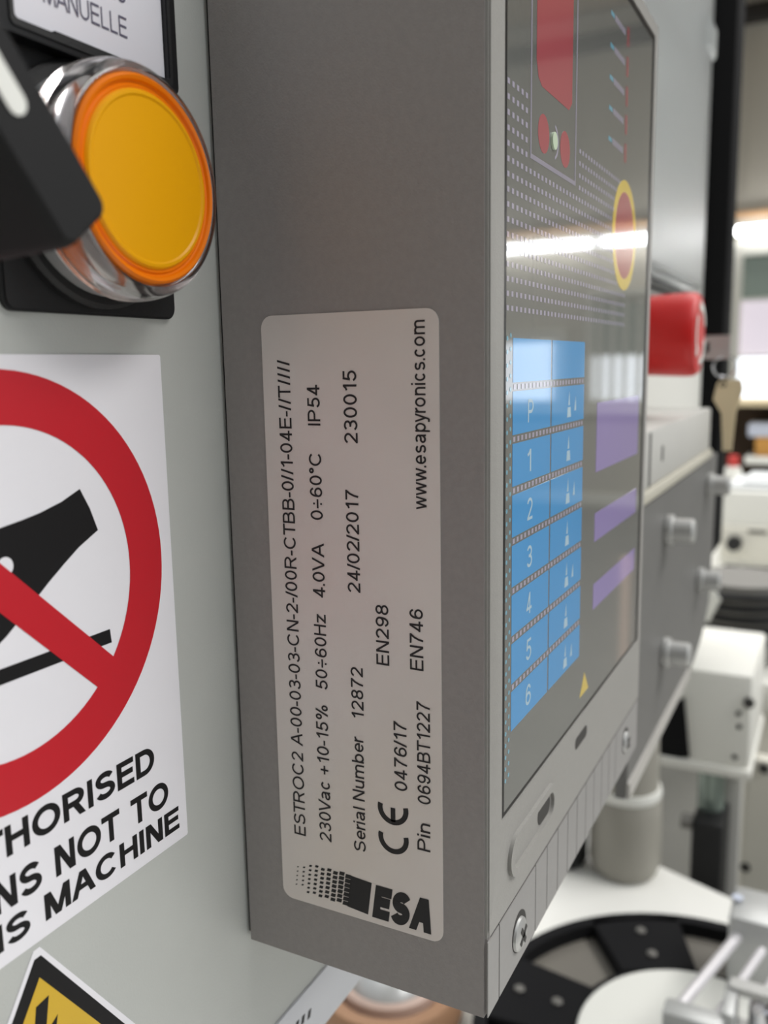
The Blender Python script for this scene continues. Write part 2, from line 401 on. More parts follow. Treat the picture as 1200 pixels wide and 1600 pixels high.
# ------------------------------------------------------------------ the room (setting)
obj('floor', box(-3500, 8100, -6000, 6000, -1400, -1300), floor_paint, kind='structure')
obj('ceiling', box(4000, 8100, -6000, 6000, 2900, 3000), ceil_paint, kind='structure')
wall = obj('wall_far', box(8000, 8100, -6000, 6000, -1300, 2900), wall_paint, kind='structure')
for y in range(-5600, 5900, 420):                                   # cladding seams
    obj('cladding_batten', box(7988, 8001, y-14, y+14, 1300, 2600), wall_paint, wall)
obj('added_shade_wall', box(-3500, -3400, -6000, 6000, -1300, 2900), shade_wall, kind='structure')  # unseen dark wall added behind the camera to dim faces turned its way
obj('trim_1', box(7900, 8000, -6000, 6000, 2590, 2720, 8), beam_dark, kind='structure')
obj('trim_2', box(7950, 8000, -6000, 6000, 1130, 1178, 4), batten_wood, kind='structure')
def window(name, y0, y1, z0, z1, rows, fw=112):
    """rows: (z0, z1, material) panes from bottom to top"""
    P = Plane((7990, 0, 0), (0, -1, 0), (0, 0, 1))
    w = obj(name, band(P, [(-y1, z0), (-y0, z0), (-y0, z1), (-y1, z1)], [(-y1+fw, z0+fw*.7), (-y0-fw, z0+fw*.7), (-y0-fw, z1-fw), (-y1+fw, z1-fw)], -12, 60), frame_white, kind='structure')
    for a, b, m in rows: obj('pane', box(7996, 8000.5, y0+fw, y1-fw, a, b), m, w)
    for a, b, m in rows[1:]: obj('glazing_bar', box(7960, 7999, y0+fw, y1-fw, a-9, a+9), frame_white, w)
    obj('sill', box(7900, 8000, y0-30, y1+30, z0-50, z0, 4), frame_white, w)
    return w
window('window_1', -500, 817, -420, 940, [(-341, 20, pane_bright), (20, 480, pane_pink), (480, 828, pane_dim)])
window('window_2', -3500, -2260, -420, 300, [(-341, 188, pane_bright)])
w3 = window('added_glow_window', -2080, -1480, -420, 620, [(-341, 60, pane_bright), (60, 508, pane_dim)], 60)  # added glowing window, stands in for bright strips mirrored in the membrane
for y in (-1960, -1850, -1740, -1620): obj('added_white_bar', box(7960, 7997, y-22, y+22, -378, 560), frame_white, w3)  # white bars added to streak that mirrored glow
obj('baseboard_far', box(7980, 8000, -6000, 6000, -1300, -1180, 3), frame_white, kind='structure')

def wall_lamp(y0, y1, label, first=[None]):
    t = thing('fluorescent_lamp', label, 'lamp', (8000, (y0+y1)/2, 960), 'tube lamps along the far wall')
    obj('lamp_housing', box(7925, 8000, y0, y1, 1000, 1052, 6), tin, t)
    obj('lamp_tube', cyl((7880, y0+15, 1015), (0, 1, 0), 38, y1-y0-30, 16, 12), tube_lit, t)
    for y in (y0, y1-14): obj('end_cap', box(7840, 7925, y, y+14, 980, 1050, 3), tin, t)
wall_lamp(-3600, -2010, 'lit tube lamp on the far wall seen only mirrored in the glossy membrane')
wall_lamp(-1950, -600, 'middle lit tube lamp on the far wall between the other two')
wall_lamp(-540, 772, 'white glowing fluorescent tube lamp above the white framed window, beside the black post')

# ------------------------------------------------------------------ control panel
t = thing('control_panel', 'light grey painted control panel carrying the stickers, buttons and grey controller', 'control panel', (60, 40, -365))
obj('front_sheet', box(-260, 720, 0, 3, -138, 420, 0.2), panel_grey, t)
obj('back_case', box(-255, 715, 3, 120, -136, 415, 2), panel_grey, t)
st = obj('bottom_strip', box(-260, 715, -.5, 2.6, -152, -138, 0.2), strip_white, t, 'white strip along the lower edge with dark marks')
for k, (x, z) in enumerate(((145.2, -143.6), (147.6, -143.9), (150.2, -144.4))):
    obj('printed_mark', prism(FRONT(-.5), [(x-.8, z-.9), (x+.3, z-.9), (x+.9, z+.9), (x-.2, z+.9)], 0, 0.1), ink, st)
for x in (20, -240): obj('support_leg', box(x, x+40, 30, 110, -365, -136, 2), post_black, t)

# ------------------------------------------------------------------ grey burner controller
AX = (0, -1, 0)
t = thing('burner_controller', 'grey metal controller box with silver rating plate and blue-keyed front', 'controller', (190, 0, -112.6))
ctl = t
b = box(129.7, 254, -50.9, -0.9, -112.6, 86, 0)
bmesh.ops.bevel(b, geom=[e for e in b.edges if all(v.co.y < -40 for v in e.verts)], offset=0.5, segments=3, affect='EDGES')
obj('housing', b, box_grey, t)
obj('joint_shadow_seal', box(130.6, 253, -0.95, -0.02, -111.6, 85), black_gloss, t)  # black inset strip draws both shadow line and seal at the panel joint
# front frame: four bars around the recessed membrane
fr = band(FRONT(-50.3), [(130.0, -97.6), (253.7, -97.6), (253.7, 85.7), (130.0, 85.7)], [(136.6, -78.6), (249.6, -78.6), (249.6, 82), (136.6, 82)], -0.4, 0.9)
bmesh.ops.bevel(fr, geom=[e for e in fr.edges if all(v.co.y < -51.05 for v in e.verts)], offset=0.3, segments=2, affect='EDGES')
frame = obj('front_frame', fr, front_grey, t, 'pale grey front frame around the glossy membrane')
obj('frame_seal', band(FRONT(-50.9), [(136.7, -78.5), (249.5, -78.5), (249.5, 81.9), (136.7, 81.9)], [(137.8, -77.9), (247.6, -77.9), (247.6, 80.6), (137.8, 80.6)], 0, 0.14), black_gloss, frame)
PL = FRONT(-50.9)
# finger recess and slot on the lower bar
PB = FRONT(-51.2)
obj('oblong_grip', band(PB, rrect(139.5, 168, -92.6, -84.4, 4.0), rrect(141.2, 166, -91, -86, 2.4), -0.3, 0.7), front_grey, frame)
obj('slot', prism(PB, rrect(184, 194, -85.5, -82.8, 1.2), -0.1, 0.06), slot_dark, frame)
obj('slot', prism(PB, rrect(157, 165, -90.4, -86.6, 1.8), -0.1, 0.08), slot_dark, frame)
# ribbed terminal cover with two screws
cover = obj('terminal_cover', box(131.5, 253.5, -50.98, -50.5, -112.45, -97.7), slot_dark, t, 'ribbed grey terminal cover under the front frame')  # base kept dark so the shallow rib gaps look shaded
edges = [129.6, 135.4, 156.3] + [156.3+7.7*k for k in range(1, 10)] + [253.2]
for a, c in zip(edges, edges[1:]):
    r = box(a+.2, c-.2, -51.15, -50.95, -112.4, -98.0, 0)
    obj('rib', r, rib_grey, cover)
for cx, cz, rr in ((146.2, -105.9, 3.9), (237.2, -104.2, 3.6)):
    sc = obj('screw', lathe((cx, -51.1, cz), AX, [(rr, 0), (rr, .16), (0, .16)], 28), slot_dark, t, 'bright cross-head screw over a dark disc painted as its shaded recess')  # flat dark disc paints the shade of the recess around the head
    obj('screw_head', lathe((cx-.35, -51.2, cz-.35), AX, [(rr*.84, 0), (rr*.80, .5), (rr*.55, .95), (0, 1.05)], 24), zinc, sc)
    for a in (35, 125):
        u, w = math.cos(math.radians(a)), math.sin(math.radians(a)); L, h = rr*.52, rr*.13
        obj('cross_slot', prism(FRONT(-52.2), [(cx-.35+u*p*L-w*q*h, cz-.35+w*p*L+u*q*h) for p, q in ((1, 1), (-1, 1), (-1, -1), (1, -1))], 0, .1), slot_dark, sc)
# membrane and its print
mem = obj('membrane', prism(PL, [(137.7, -78), (247.7, -78), (247.7, 80.7), (137.7, 80.7)], 0, 0.12), membrane, t, 'dark glossy membrane keypad front', smooth=0)
T0, T1 = 0.12, 0.16
for k in range(8):
    top = 4.1-8.72*k; bot = top-7.25
    obj('blue_key', prism(PL, [(141.2, bot), (162.6, bot), (162.6, top), (141.2, top)], T0, T1), key_blue, mem, smooth=0)
    obj('blue_key', prism(PL, [(163.4, bot), (186.5, bot), (186.5, top), (163.4, top)], T0, T1), key_blue, mem, smooth=0)
    zc = (top+bot)/2
    g = {1: 'P', 2: '1', 3: '2', 4: '3', 5: '4', 6: '5', 7: '6'}.get(k)
    if g: obj('key_lettering', text(PL, g, 149.2, 152.2 if g != '1' else 151.2, zc-2.0, 4.0, t=T1+.02), print_white, mem, smooth=0)
    if k:   # small pictograms of the second column: a drop over a block
        sym = prism(PL, [(174.6, zc-.2), (175.7, zc-.2), (175.3, zc+2.6)], T1, T1+.03)
        prism(PL, [(173.8, zc-2.6), (176.6, zc-2.6), (176.2, zc-.6), (174.2, zc-.6)], T1, T1+.03, bm=sym)
        if k % 2: prism(PL, [(179, zc-1.5), (180.4, zc-1.5), (180, zc+1.4)], T1, T1+.03, bm=sym)
        obj('key_pictogram', sym, print_white, mem, smooth=0, kind='stuff')
dash, dashl = None, None
for k in range(7):
    z = 4.1-8.72*k-7.25-.74
    for i in range(22):
        dash = prism(PL, [(141.6+2.05*i, z-.42), (142.6+2.05*i, z-.42), (142.6+2.05*i, z+.42), (141.6+2.05*i, z+.42)], T0, T1, bm=dash)
obj('row_dashes', dash, print_lilac, mem, kind='stuff', smooth=0)
dots = None
for i in range(40):
    for j in range(-2, 16):
        x, z = 138.5+2.2*i, 43.0-2.28*j
        if x > 224 or (148 < x < 178.5 and z > 33.2) or (x > 178 and z > 42.6+(-.0)*x) or z < 7.5 or (x < 148 and z > 44): continue
        if (x-221)**2/150+(z-30)**2/185 < 1 or (x > 196 and z > 44): continue
        dots = prism(PL, [(x-.5, z-.42), (x+.5, z-.42), (x+.5, z+.42), (x-.5, z+.42)], T0, T1, bm=dots)
obj('printed_dots', dots, print_lilac, mem, kind='stuff', smooth=0)
dots = None
for k in range(36):
    z = 4.0-2.18*k
    for x in (138.5, 140.1): dots = prism(PL, circle(x, z+(0.5 if x > 139 else 0), .42, 6), T0, T1, bm=dots)
obj('edge_dots', dots, print_cyan, mem, kind='stuff', smooth=0)
for a, c in ((-9.0, -24.6), (-34.0, -40.6), (-50.6, -56.6)):
    obj('violet_key', prism(PL, [(198, c), (243, c), (243, a), (198, a)], T0, T1), key_violet, mem, smooth=0)
obj('display_outline', band(PL, [(149.3, 33.7), (177.3, 33.7), (177.3, 79), (149.3, 79)], [(149.9, 34.5), (176.6, 34.5), (176.6, 78.2), (149.9, 78.2)], T0, T1), print_line, mem, smooth=0)
obj('red_window', prism(PL, [(153.4, 47.4), (155.5, 46.4), (172, 46.4), (174, 48), (174, 77), (152.3, 77), (152.3, 50)], T0, T1), print_red, mem, smooth=0)
for x in (156.6, 169.8): obj('red_dot', prism(PL, circle(x, 39, 3.2, 28), T0, T1), print_red, mem, smooth=0)
obj('status_lamp', prism(PL, circle(162.4, 39, 1.5, 20), T0, .5), led_green, mem, smooth=0)
obj('lamp_bracket', prism(PL, arc_stroke(162.4, 39, 2.9, .5, -70, 70, 14), T0, T1), print_lilac, mem, smooth=0)
obj('yellow_ring', band(PL, circle(221, 29.4, 12.6, 48), circle(221, 29.4, 9.9, 48), T0, T1), print_yellow, mem, smooth=0)
obj('red_button_print', prism(PL, circle(221, 29.4, 9.9, 48), T0, T1), print_red, mem, smooth=0)
for i, z in enumerate((73.2, 66.8, 60.4, 54.2, 47.9)):
    ln_ = None
    for k in range(6): ln_ = prism(PL, [(207+1.7*k, z-.6), (208.1+1.7*k, z-.6), (208.1+1.7*k, z+.7), (207+1.7*k, z+.7)], T0, T1, bm=ln_)
    obj('printed_line', ln_, print_lilac, mem, smooth=0, kind='stuff')
    obj('line_start_mark', prism(PL, [(203, z-.4), (206.2, z-.4), (206.2, z+.5), (203, z+.5)], T0, T1), print_cyan, mem, smooth=0)
    obj('red_indicator', prism(PL, [(218.9, z-2.1), (220.6, z-2.1), (220.6, z+2.1), (218.9, z+2.1)], T0, T1), print_red, mem, smooth=0)
obj('yellow_triangle', prism(PL, [(187.8, -74.4), (195.2, -74.4), (191.5, -69.6)], T0, T1), print_yellow, mem, smooth=0)
# rating plate on the side face
XS = 129.7
SD, SU = SIDE(XS), SIDE_UP(XS)
plate = obj('rating_plate', prism(SD, [(max(9.3, a), b) for a, b in rrect(9.3, 42.9, -100.6, 8.8, 2.2)], 0, 0.18), label_silver, t, 'silver rating plate with rounded corners and black lettering', smooth=0)
LT = 0.24
def line(s, z0, z1, y, cap=2.55, m=ink_soft):
    obj('lettering', text(SU, s, z0, z1, y, cap, t=LT), m, plate, smooth=0)
line('ESTROC2 A-00-03-03-CN-2-/00R-CTBB-0//1-04E-//T////', -86.9, 1.3, -14.95, 2.55)
line('230Vac +10-15%', -86.8, -60.2, -20.55, 2.55)
line('50÷60Hz', -57.2, -43.3, -20.7, 2.5)
line('4.0VA', -40.2, -30.4, -20.75, 2.5)
line('0÷60°C', -26.3, -14.5, -20.75, 2.5)
line('IP54', -9.9, -3.0, -20.8, 2.5)
line('Serial Number', -87.0, -65.0, -27.75, 2.45)
line('12872', -61.4, -52.1, -27.95, 2.45)
line('24/02/2017', -38.6, -20.7, -27.85, 2.5)
line('230015', -12.8, -0.7, -28.0, 2.6)
line('0476/17', -73.4, -60.7, -36.3, 2.5)
line('EN298', -50.9, -40.2, -33.2, 2.5)
line('Pin', -83.7, -78.5, -40.6, 2.5)
line('0694BT1227', -74.9, -56.4, -40.75, 2.5)
line('EN746', -50.9, -40.2, -39.65, 2.5)
line('www.esapyronics.com', -23.3, 7.0, -40.55, 2.55)
ce = prism(SU, arc_stroke(-82.75, -33.4, 2.55, .95, 75, 285), LT-.05, LT)
prism(SU, arc_stroke(-77.2, -33.4, 2.55, .95, 75, 285), LT-.05, LT, bm=ce)
prism(SU, [(-79.6, -33.85), (-77.0, -33.85), (-77.0, -32.95), (-79.6, -32.95)], LT-.05, LT, bm=ce)
obj('conformity_mark', ce, ink, plate, smooth=0)
LG = SIDE(XS)
obj('logo_lettering', text(LG, 'ESA', 28.75, 40.6, -99.4, 6.6, t=LT, w=.30, gap=.04, shear=0.14), ink, plate, smooth=0)
lg = None
lg = prism(LG, [(23.6, -98.8), (27.9, -99.2), (28.8, -92.7), (24.5, -92.4)], LT-.05, LT, bm=lg)
random.seed(3)
for i in range(10):
    a = 12.2+1.36*i; f = min(1, .18+.085*i)
    if a > 24.2: continue
    for j in range(7):
        zz = -98.3+.93*j+(0.25 if i % 2 else 0)
        if i < 2 and j in (0, 6): continue
        aa = a+.13*(zz+99)
        w, h = .70*f**.75, .44*f**.8
        lg = prism(LG, [(aa-w-.05, zz-h), (aa+w-.15, zz-h), (aa+w+.05, zz+h), (aa-w+.15, zz+h)], LT-.05, LT, bm=lg)
obj('logo_pattern', lg, ink, plate, smooth=0, kind='stuff')

# ------------------------------------------------------------------ legend holder, amber push button, selector switch
t = thing('legend_holder', 'black legend holder with white MANUELLE card above the amber button', 'sign', (100, 0, 8))
obj('base_plate', prism(FRONT(0), rrect(83.2, 117.1, 8.1, 66, 1.8), 0.02, 1.2, 0.3), black_plastic, t)
P4 = FRONT(-1.2)
fo = obj('legend_frame', band(P4, rrect(83.3, 117.3, 42.4, 68, 1.2), rrect(85.3, 115.2, 44.0, 66.5, .8), 0, 2.8), black_gloss, t)
obj('frame_step', band(P4, rrect(85.2, 115.9, 43.3, 67, .8), rrect(85.9, 115.3, 44.2, 66.4, .6), 2.6, 3.0), black_plastic, fo)
obj('clip_lip', prism(P4, [(92.6, 43.2), (106, 43.2), (106, 44.6), (92.6, 44.6)], 1.6, 2.9, .1), black_plastic, fo)
card = obj('legend_card', prism(P4, rrect(85.4, 115.1, 43.6, 66.5, .8), 0, 2.0), card_white, t, 'white card lettered MANUELLE')
PC = FRONT(-3.2)
obj('card_lettering', text(PC, 'MANUELLE', 91.7, 107.2, 48.0, 2.8, w=.11), ink_violet, card, smooth=0)
obj('card_lettering', text(PC, 'NS', 103.6, 107.3, 52.7, 2.8), ink_violet, card, smooth=0)

BC = (100.2, 0, 25.95)
t = thing('push_button', 'round amber illuminated push button with clear collar', 'push button', (BC[0], 0, BC[2]))
AX = (0, -1, 0)
obj('bezel', lathe(BC, AX, [(17.0, 1.25), (17.0, 2.2), (16.4, 2.8), (13, 2.8), (13, 1.25)], 64, closed=True), black_plastic, t)
obj('metal_collar', lathe(BC, AX, [(15.3, 2.8), (15.6, 5.4), (15.2, 5.9), (12, 5.9), (12, 2.8)], 64, closed=True), collar_grey, t)
obj('clear_ring', lathe(BC, AX, [(15.6, 6.0), (16.2, 6.5), (16.3, 8.0), (16.1, 9.6), (15.6, 11.2), (14.9, 12.0), (14.35, 12.2), (14.2, 11.0), (14.2, 6.0)], 96, closed=True), lens_clear, t)
obj('lens_rim', lathe(BC, AX, [(14.05, 6.0), (14.05, 11.2), (13.9, 12.0), (13.5, 12.35), (13.05, 12.2), (12.85, 11.8), (12.6, 11.7), (12.3, 11.95), (12.0, 11.9), (11.2, 11.9), (11.2, 6.0)], 96, closed=True), lens_orange, t, 'orange rim of the lens')
obj('lens_face', lathe(BC, AX, [(11.95, 11.2), (11.9, 12.0), (11.6, 12.35), (11.2, 12.4), (10.9, 12.2), (9, 12.28), (6, 12.4), (3, 12.46), (0, 12.5)], 96), lens_yellow, t, 'yellow amber lens face')

KC = Vector((61.5, 0, 25.5))
t = thing('selector_switch', 'black selector switch with white line at the left edge', 'switch', (KC.x, 0, KC.z))
obj('base_plate', prism(FRONT(0), rrect(45, 79, 8.1, 44, 1.8), 0.02, 1.2, 0.3), black_plastic, t)
obj('collar', lathe(KC, AX, [(0, 1.2), (15.2, 1.2), (15.2, 5), (14, 6.2), (13.4, 10), (0, 10)], 48), black_plastic, t)
d = Vector((0.625, -0.78)); n = Vector((0.78, 0.625))
def kp(a, b): return (KC.x+d.x*a+n.x*b, KC.z+d.y*a+n.y*b)
def outline(L, w, r, L2):
    pts = []
    for ca, cb, s in ((L-r, -w+r, -90), (L-r, w-r, 0), (-L2+r, w-r, 90), (-L2+r, -w+r, 180)):
        for k in range(7):
            q = math.radians(s+15*k); pts.append(kp(ca+r*math.cos(q), cb+r*math.sin(q)))
    return pts
hb = new(); rings = []
for (L, w, r, y) in ((15.0, 5.2, 2.0, -9.5), (14.9, 4.6, 1.9, -20), (14.6, 4.1, 1.7, -28.4), (14.3, 3.8, 1.5, -29.6), (13.8, 3.4, 1.2, -30.0)):
    rings.append([hb.verts.new((p[0], y, p[1])) for p in outline(L, w, r, 13.5)])
for p, q in zip(rings, rings[1:]):
    for i in range(len(p)): hb.faces.new((p[i], p[(i+1) % len(p)], q[(i+1) % len(p)], q[i]))
hb.faces.new(rings[-1]); hb.faces.new(rings[0][::-1]); bmesh.ops.recalc_face_normals(hb, faces=hb.faces)
hd = obj('handle', hb, black_handle, t)
PK = FRONT(-30.0)
wm = [kp(1.0+1.15*math.sin(math.radians(q)), 1.15*math.cos(math.radians(q))) for q in range(0, 181, 20)]+[kp(-11.5, -1.15), kp(-11.5, 1.15)]
obj('white_line', prism(PK, wm, 0, 0.12), white_paint, hd, 'white pointer line')

# ------------------------------------------------------------------ stickers on the panel
t = thing('prohibition_sticker', 'white sticker with red prohibition circle over a black hand', 'sticker', (80.5, 0, -82))
PS = FRONT(0)
obj('sticker_sheet', prism(PS, rrect(47.2, 113.8, -82, 2.4, .4), 0.01, 0.15), sticker_white, t, smooth=0)
C0 = (80.6, -30.1)
hand = [(94.6, -17.2), (96.3, -20.4), (97.6, -23.9), (93.6, -25.8), (90.6, -27.7), (87.5, -29.8), (84.8, -31.8), (82, -33.9), (79.6, -35.6), (76, -37.6), (70, -38.9), (65.5, -37.2), (66.5, -31.5), (70, -25.5), (75, -21.8), (80.3, -20.6), (84, -20.1), (87, -19.6), (91, -18.6)]
obj('hand_symbol', prism(PS, hand, .15, .18), sticker_black, t, smooth=0)
obj('hand_hole', prism(PS, circle(80.4, -26.0, 1.35, 20), .18, .2), sticker_white, t, smooth=0)
obj('bar_symbol', prism(PS, [(62, -42.0), (98.8, -42.0), (98.6, -39.8), (62, -39.8)], .15, .18), sticker_black, t, smooth=0)
obj('red_ring', band(PS, circle(*C0, 30.6, 96), circle(*C0, 23.2, 96), .2, .22), sticker_red, t, smooth=0)
dv = Vector((.71, -.70)); nv = Vector((.70, .71)); c0 = Vector((80.1, -29.5))
q = [c0-dv*24.5+nv*2.65, c0+dv*24.5+nv*2.65, c0+dv*24.5-nv*2.65, c0-dv*24.5-nv*2.65]
obj('red_slash', prism(PS, [(p.x, p.y) for p in q], .2, .23), sticker_red, t, smooth=0)
for s, a0, a1, b0, cap in (('UNAUTHORISED', 53.9, 106.5, -66.6, 4.5), ('PERSONS NOT TO', 51.2, 109.4, -74.1, 4.7), ('USE THIS MACHINE', 49.0, 111.7, -79.7, 4.1)):
    obj('sticker_lettering', text(PS, s, a0, a1, b0, cap, t=.18, w=.205, gap=.10), sticker_black, t, smooth=0)

t = thing('warning_sticker', 'yellow triangular electric shock warning sticker at the panel bottom', 'sticker', (80, 0, -125))
def tri(apex, base, k): return [(80.0-k*(apex-base), base), (80.0+k*(apex-base), base), (80.6, apex), (79.4, apex)]
obj('sticker_sheet', prism(PS, tri(-83.0, -123, .70), 0.01, 0.14), sticker_white, t, smooth=0)
obj('black_border', prism(PS, tri(-84.3, -121.8, .69), .14, .17), sticker_black, t, smooth=0)
obj('yellow_field', prism(PS, [(80-.69*31, -118.6), (80+.69*31, -118.6), (80, -87.5)], .17, .2), sticker_yellow, t, smooth=0)
bolt = [(78.9, -91.6), (81.3, -91.3), (80.2, -96.9), (82.6, -95.4), (79.6, -108), (79.2, -99.6), (77.2, -101.2)]
obj('bolt_symbol', prism(PS, bolt, .2, .23), sticker_black, t, smooth=0)

# ------------------------------------------------------------------ right end of the panel
t = thing('instrument_cover', 'clear plastic cover over a pale instrument beside the black post', 'cover', (500, 0, 46))
obj('back_plate', box(330, 612, -2.5, -.05, 48, 238, .6), cover_back, t)
obj('black_gasket', band(FRONT(-.05), [(322, 40), (626, 40), (626, 246), (322, 246)], [(332, 50), (616, 50), (616, 236), (332, 236)], 0, 5), black_gloss, t)
cv = box(326, 621, -14, -5, 44, 242, 0)
bmesh.ops.bevel(cv, geom=[e for e in cv.edges if all(v.co.y < -13 for v in e.verts)]+[e for e in cv.edges if abs(e.verts[0].co.y-e.verts[1].co.y) > 5], offset=3, segments=3, affect='EDGES')
obj('clear_window', cv, clear_cover, t)
obj('window_lip', box(596, 632, -15, -7, 186, 206, 2.5), clear_cover, t)
obj('instrument_frame', band(FRONT(-2.5), [(360, 62), (560, 62), (560, 172), (360, 172)], [(364, 66), (555, 66), (555, 167), (364, 167)], 0, 1.2), drum_grey, t)

t = thing('mounting_plate', 'white plate behind the red emergency stop', 'plate', (560, 0, -40))
obj('plate_sheet', prism(FRONT(0), rrect(300, 714, -44, 38, 3), 0.02, 2, .4), white_plate, t)
obj('black_slot', prism(FRONT(-2), [(470, 30), (530, 30), (530, 36), (470, 36)], 0, .3), black_gloss, t)

EC = (392, -2, 10.4)
t = thing('emergency_stop', 'red mushroom emergency stop button on the white plate', 'button', EC)
obj('stem_collar', lathe(EC, AX, [(0, 0), (15, 0), (15, 6), (13, 9), (13, 20), (0, 20)], 40), drum_grey, t)
obj('mushroom_head', lathe(EC, AX, [(0, 15), (15.5, 15), (16.4, 18), (17.2, 38), (17.0, 41), (15.8, 42.8), (14, 43), (0, 43.4)], 56), estop_red, t)
PE = FRONT(-45.3)
for a in (20, 140, 260):
    ar = prism(PE, arc_stroke(EC[0], EC[2], 11.2, 2.4, a, a+72, 16), 0, .25)
    q = math.radians(a+72); u = Vector((math.cos(q), math.sin(q))); w = Vector((-u.y, u.x)); c = Vector((EC[0], EC[2]))
    prism(PE, [tuple(c+u*8.4), tuple(c+u*14.0), tuple(c+u*11.2+w*4.4)], 0, .25, bm=ar)
    obj('arrow_mark', ar, white_paint, t)

t = thing('terminal_rail', 'pale grey rail block on top of the grey junction box', 'rail', (400, 0, -46))
obj('rail_body', box(300, 478, -40, -.1, -45, -24, 1.2), rail_grey, t)
obj('lower_edge', box(300, 481, -41, -1, -49.5, -45, .8), rail_beige, t, 'beige lower edge')
obj('slot', prism(FRONT(-40), rrect(342.4, 345.6, -37.5, -31.5, 1.2), 0, .15), slot_dark, t)
obj('end_gap', prism(FRONT(-40), [(318, -44), (321, -44), (321, -25), (318, -25)], 0, .15), slot_dark, t)

t = thing('junction_box', 'mid grey metal box with four knurled screws at the panel end', 'box', (410, 0, -152))
obj('box_body', box(300, 500, -36, -.1, -148, -50, 1), lid_grey, t)
lid = [(296, -152), (432, -152), (452, -150.5), (474, -146), (490, -139.5), (502, -131), (508, -100), (511, -50), (296, -50)]
obj('lid', prism(FRONT(-36), lid, 0, 4, .5), lid_grey, t)
obj('lid_lower_edge', prism(FRONT(-40), [(296, -152), (432, -152), (430, -147), (296, -146)], 0, 1.2, .3), lid_edge, t, 'pale lower edge of the lid')
for x, z in ((357, -66), (359, -117), (474, -63), (453, -108)):
    s_ = obj('screw', cyl((x, -40, z), AX, 4.9, 11, 20, .8), zinc, t)
    obj('screw_collar', cyl((x, -40, z), AX, 6.2, 3.2, 20, .5), zinc, s_)

tag(obj('black_post', box(722, 768, -16, 60, -150, 430, 1.5), post_black, loc=(745, 20, -150)), 'black upright post at the right end of the panel', 'post')

# key switch with key, ring and tag
t = thing('key', 'steel key in a lock beside the emergency stop', 'key', (480, -2, 6))
obj('lock_barrel', lathe((480, -2, 6), AX, [(0, 0), (11, 0), (11, 5), (9, 7), (9, 22), (0, 22)], 32), chrome, t)
obj('blade', box(478.8, 481.2, -38, -20, 3, 9, .4), zinc, t)
obj('bow', prism(SIDE(479), [(a, b) for a, b in rrect(35, 47.6, 0, 12, 1.2)], -2.2, .2, .3), zinc, t)
t = tag(obj('key_ring', lathe((480, -45.2, -3.5), (0.95, .2, .1), [(5.4+.55*math.cos(k*.785), .55*math.sin(k*.785)) for k in range(8)], 32, closed=True), chrome, loc=(480, -45.2, -9)), 'small chrome ring hanging from the key', 'key ring')
t = thing('key_tag', 'beige tapered tag hanging from the key ring', 'tag', (480, -46, -46))
obj('tag_card', prism(SIDE(480.6), [(43.0, -10.5), (53.4, -10), (54.4, -15), (51.6, -27), (50.4, -46), (46, -46), (44.6, -27), (40.4, -20), (42.0, -12)], 0, 1.6, .2), tag_beige, t)
obj('tag_eyelet', band(SIDE(480.6), circle(44.9, -12.4, 1.5, 20), circle(44.9, -12.4, .9, 20), -.1, 1.9), slot_dark, t)

# ------------------------------------------------------------------ workbench under and beyond the panel
t = thing('workbench', 'white topped workbench under the black spoked wheel', 'bench', (300, 0, -1300))
obj('bench_top', prism(Plane((0, 0, 0), (1, 0, 0), (0, 1, 0)), [(-300, -420), (458, -420), (622, 0), (640, 35), (700, 60), (800, 560), (-300, 560)], -395, -365, 1.5), bench_white, t)
for x, y in ((-260, -380), (400, -380), (-260, 510), (720, 500)): obj('leg', box(x, x+40, y, y+40, -1300, -395, 2), alu, t)

WC = (430, -53)
t = thing('spoked_wheel', 'black spoked wheel with white hub lying on the bench', 'wheel', (*WC, -365))
obj('base_disc', cyl((*WC, -365), (0, 0, 1), 114.5, 6, 72, 1), disc_grey, t, 'grey disc under the spokes')
def ringz(r0, r1, z0, z1): return lathe((*WC, 0), (0, 0, 1), [(r0, z0), (r1, z0), (r1, z1), (r0, z1)], 72, closed=True)
obj('rim', ringz(109, 116.4, -359, -350), wheel_black, t)
obj('inner_ring', ringz(58, 66, -359, -351.5), wheel_black, t)
PW = Plane((*WC, -350), (1, 0, 0), (0, 1, 0))
for k in range(6):
    a = math.radians(28.5+60*k); u = Vector((math.cos(a), math.sin(a))); w = Vector((-u.y, u.x))
    a0, a1 = 26, 27
    sp = [tuple(u*62+w*22), tuple(u*62-w*22), tuple(u*112-w*28), tuple(u*112+w*28)]
    so = obj('spoke', prism(PW, sp, -9, 0, .8), wheel_black, t)
    for r_ in (75, 97): obj('bolt', cyl((WC[0]+u.x*r_, WC[1]+u.y*r_, -350.2), (0, 0, 1), 3.0, 2, 14, .6), bolt_dull, so)
obj('hub', lathe((*WC, 0), (0, 0, 1), [(0, -358), (61.7, -358), (61.7, -350.2), (61, -349.4), (0, -349.4)], 72), hub_white, t, 'white round hub plate')

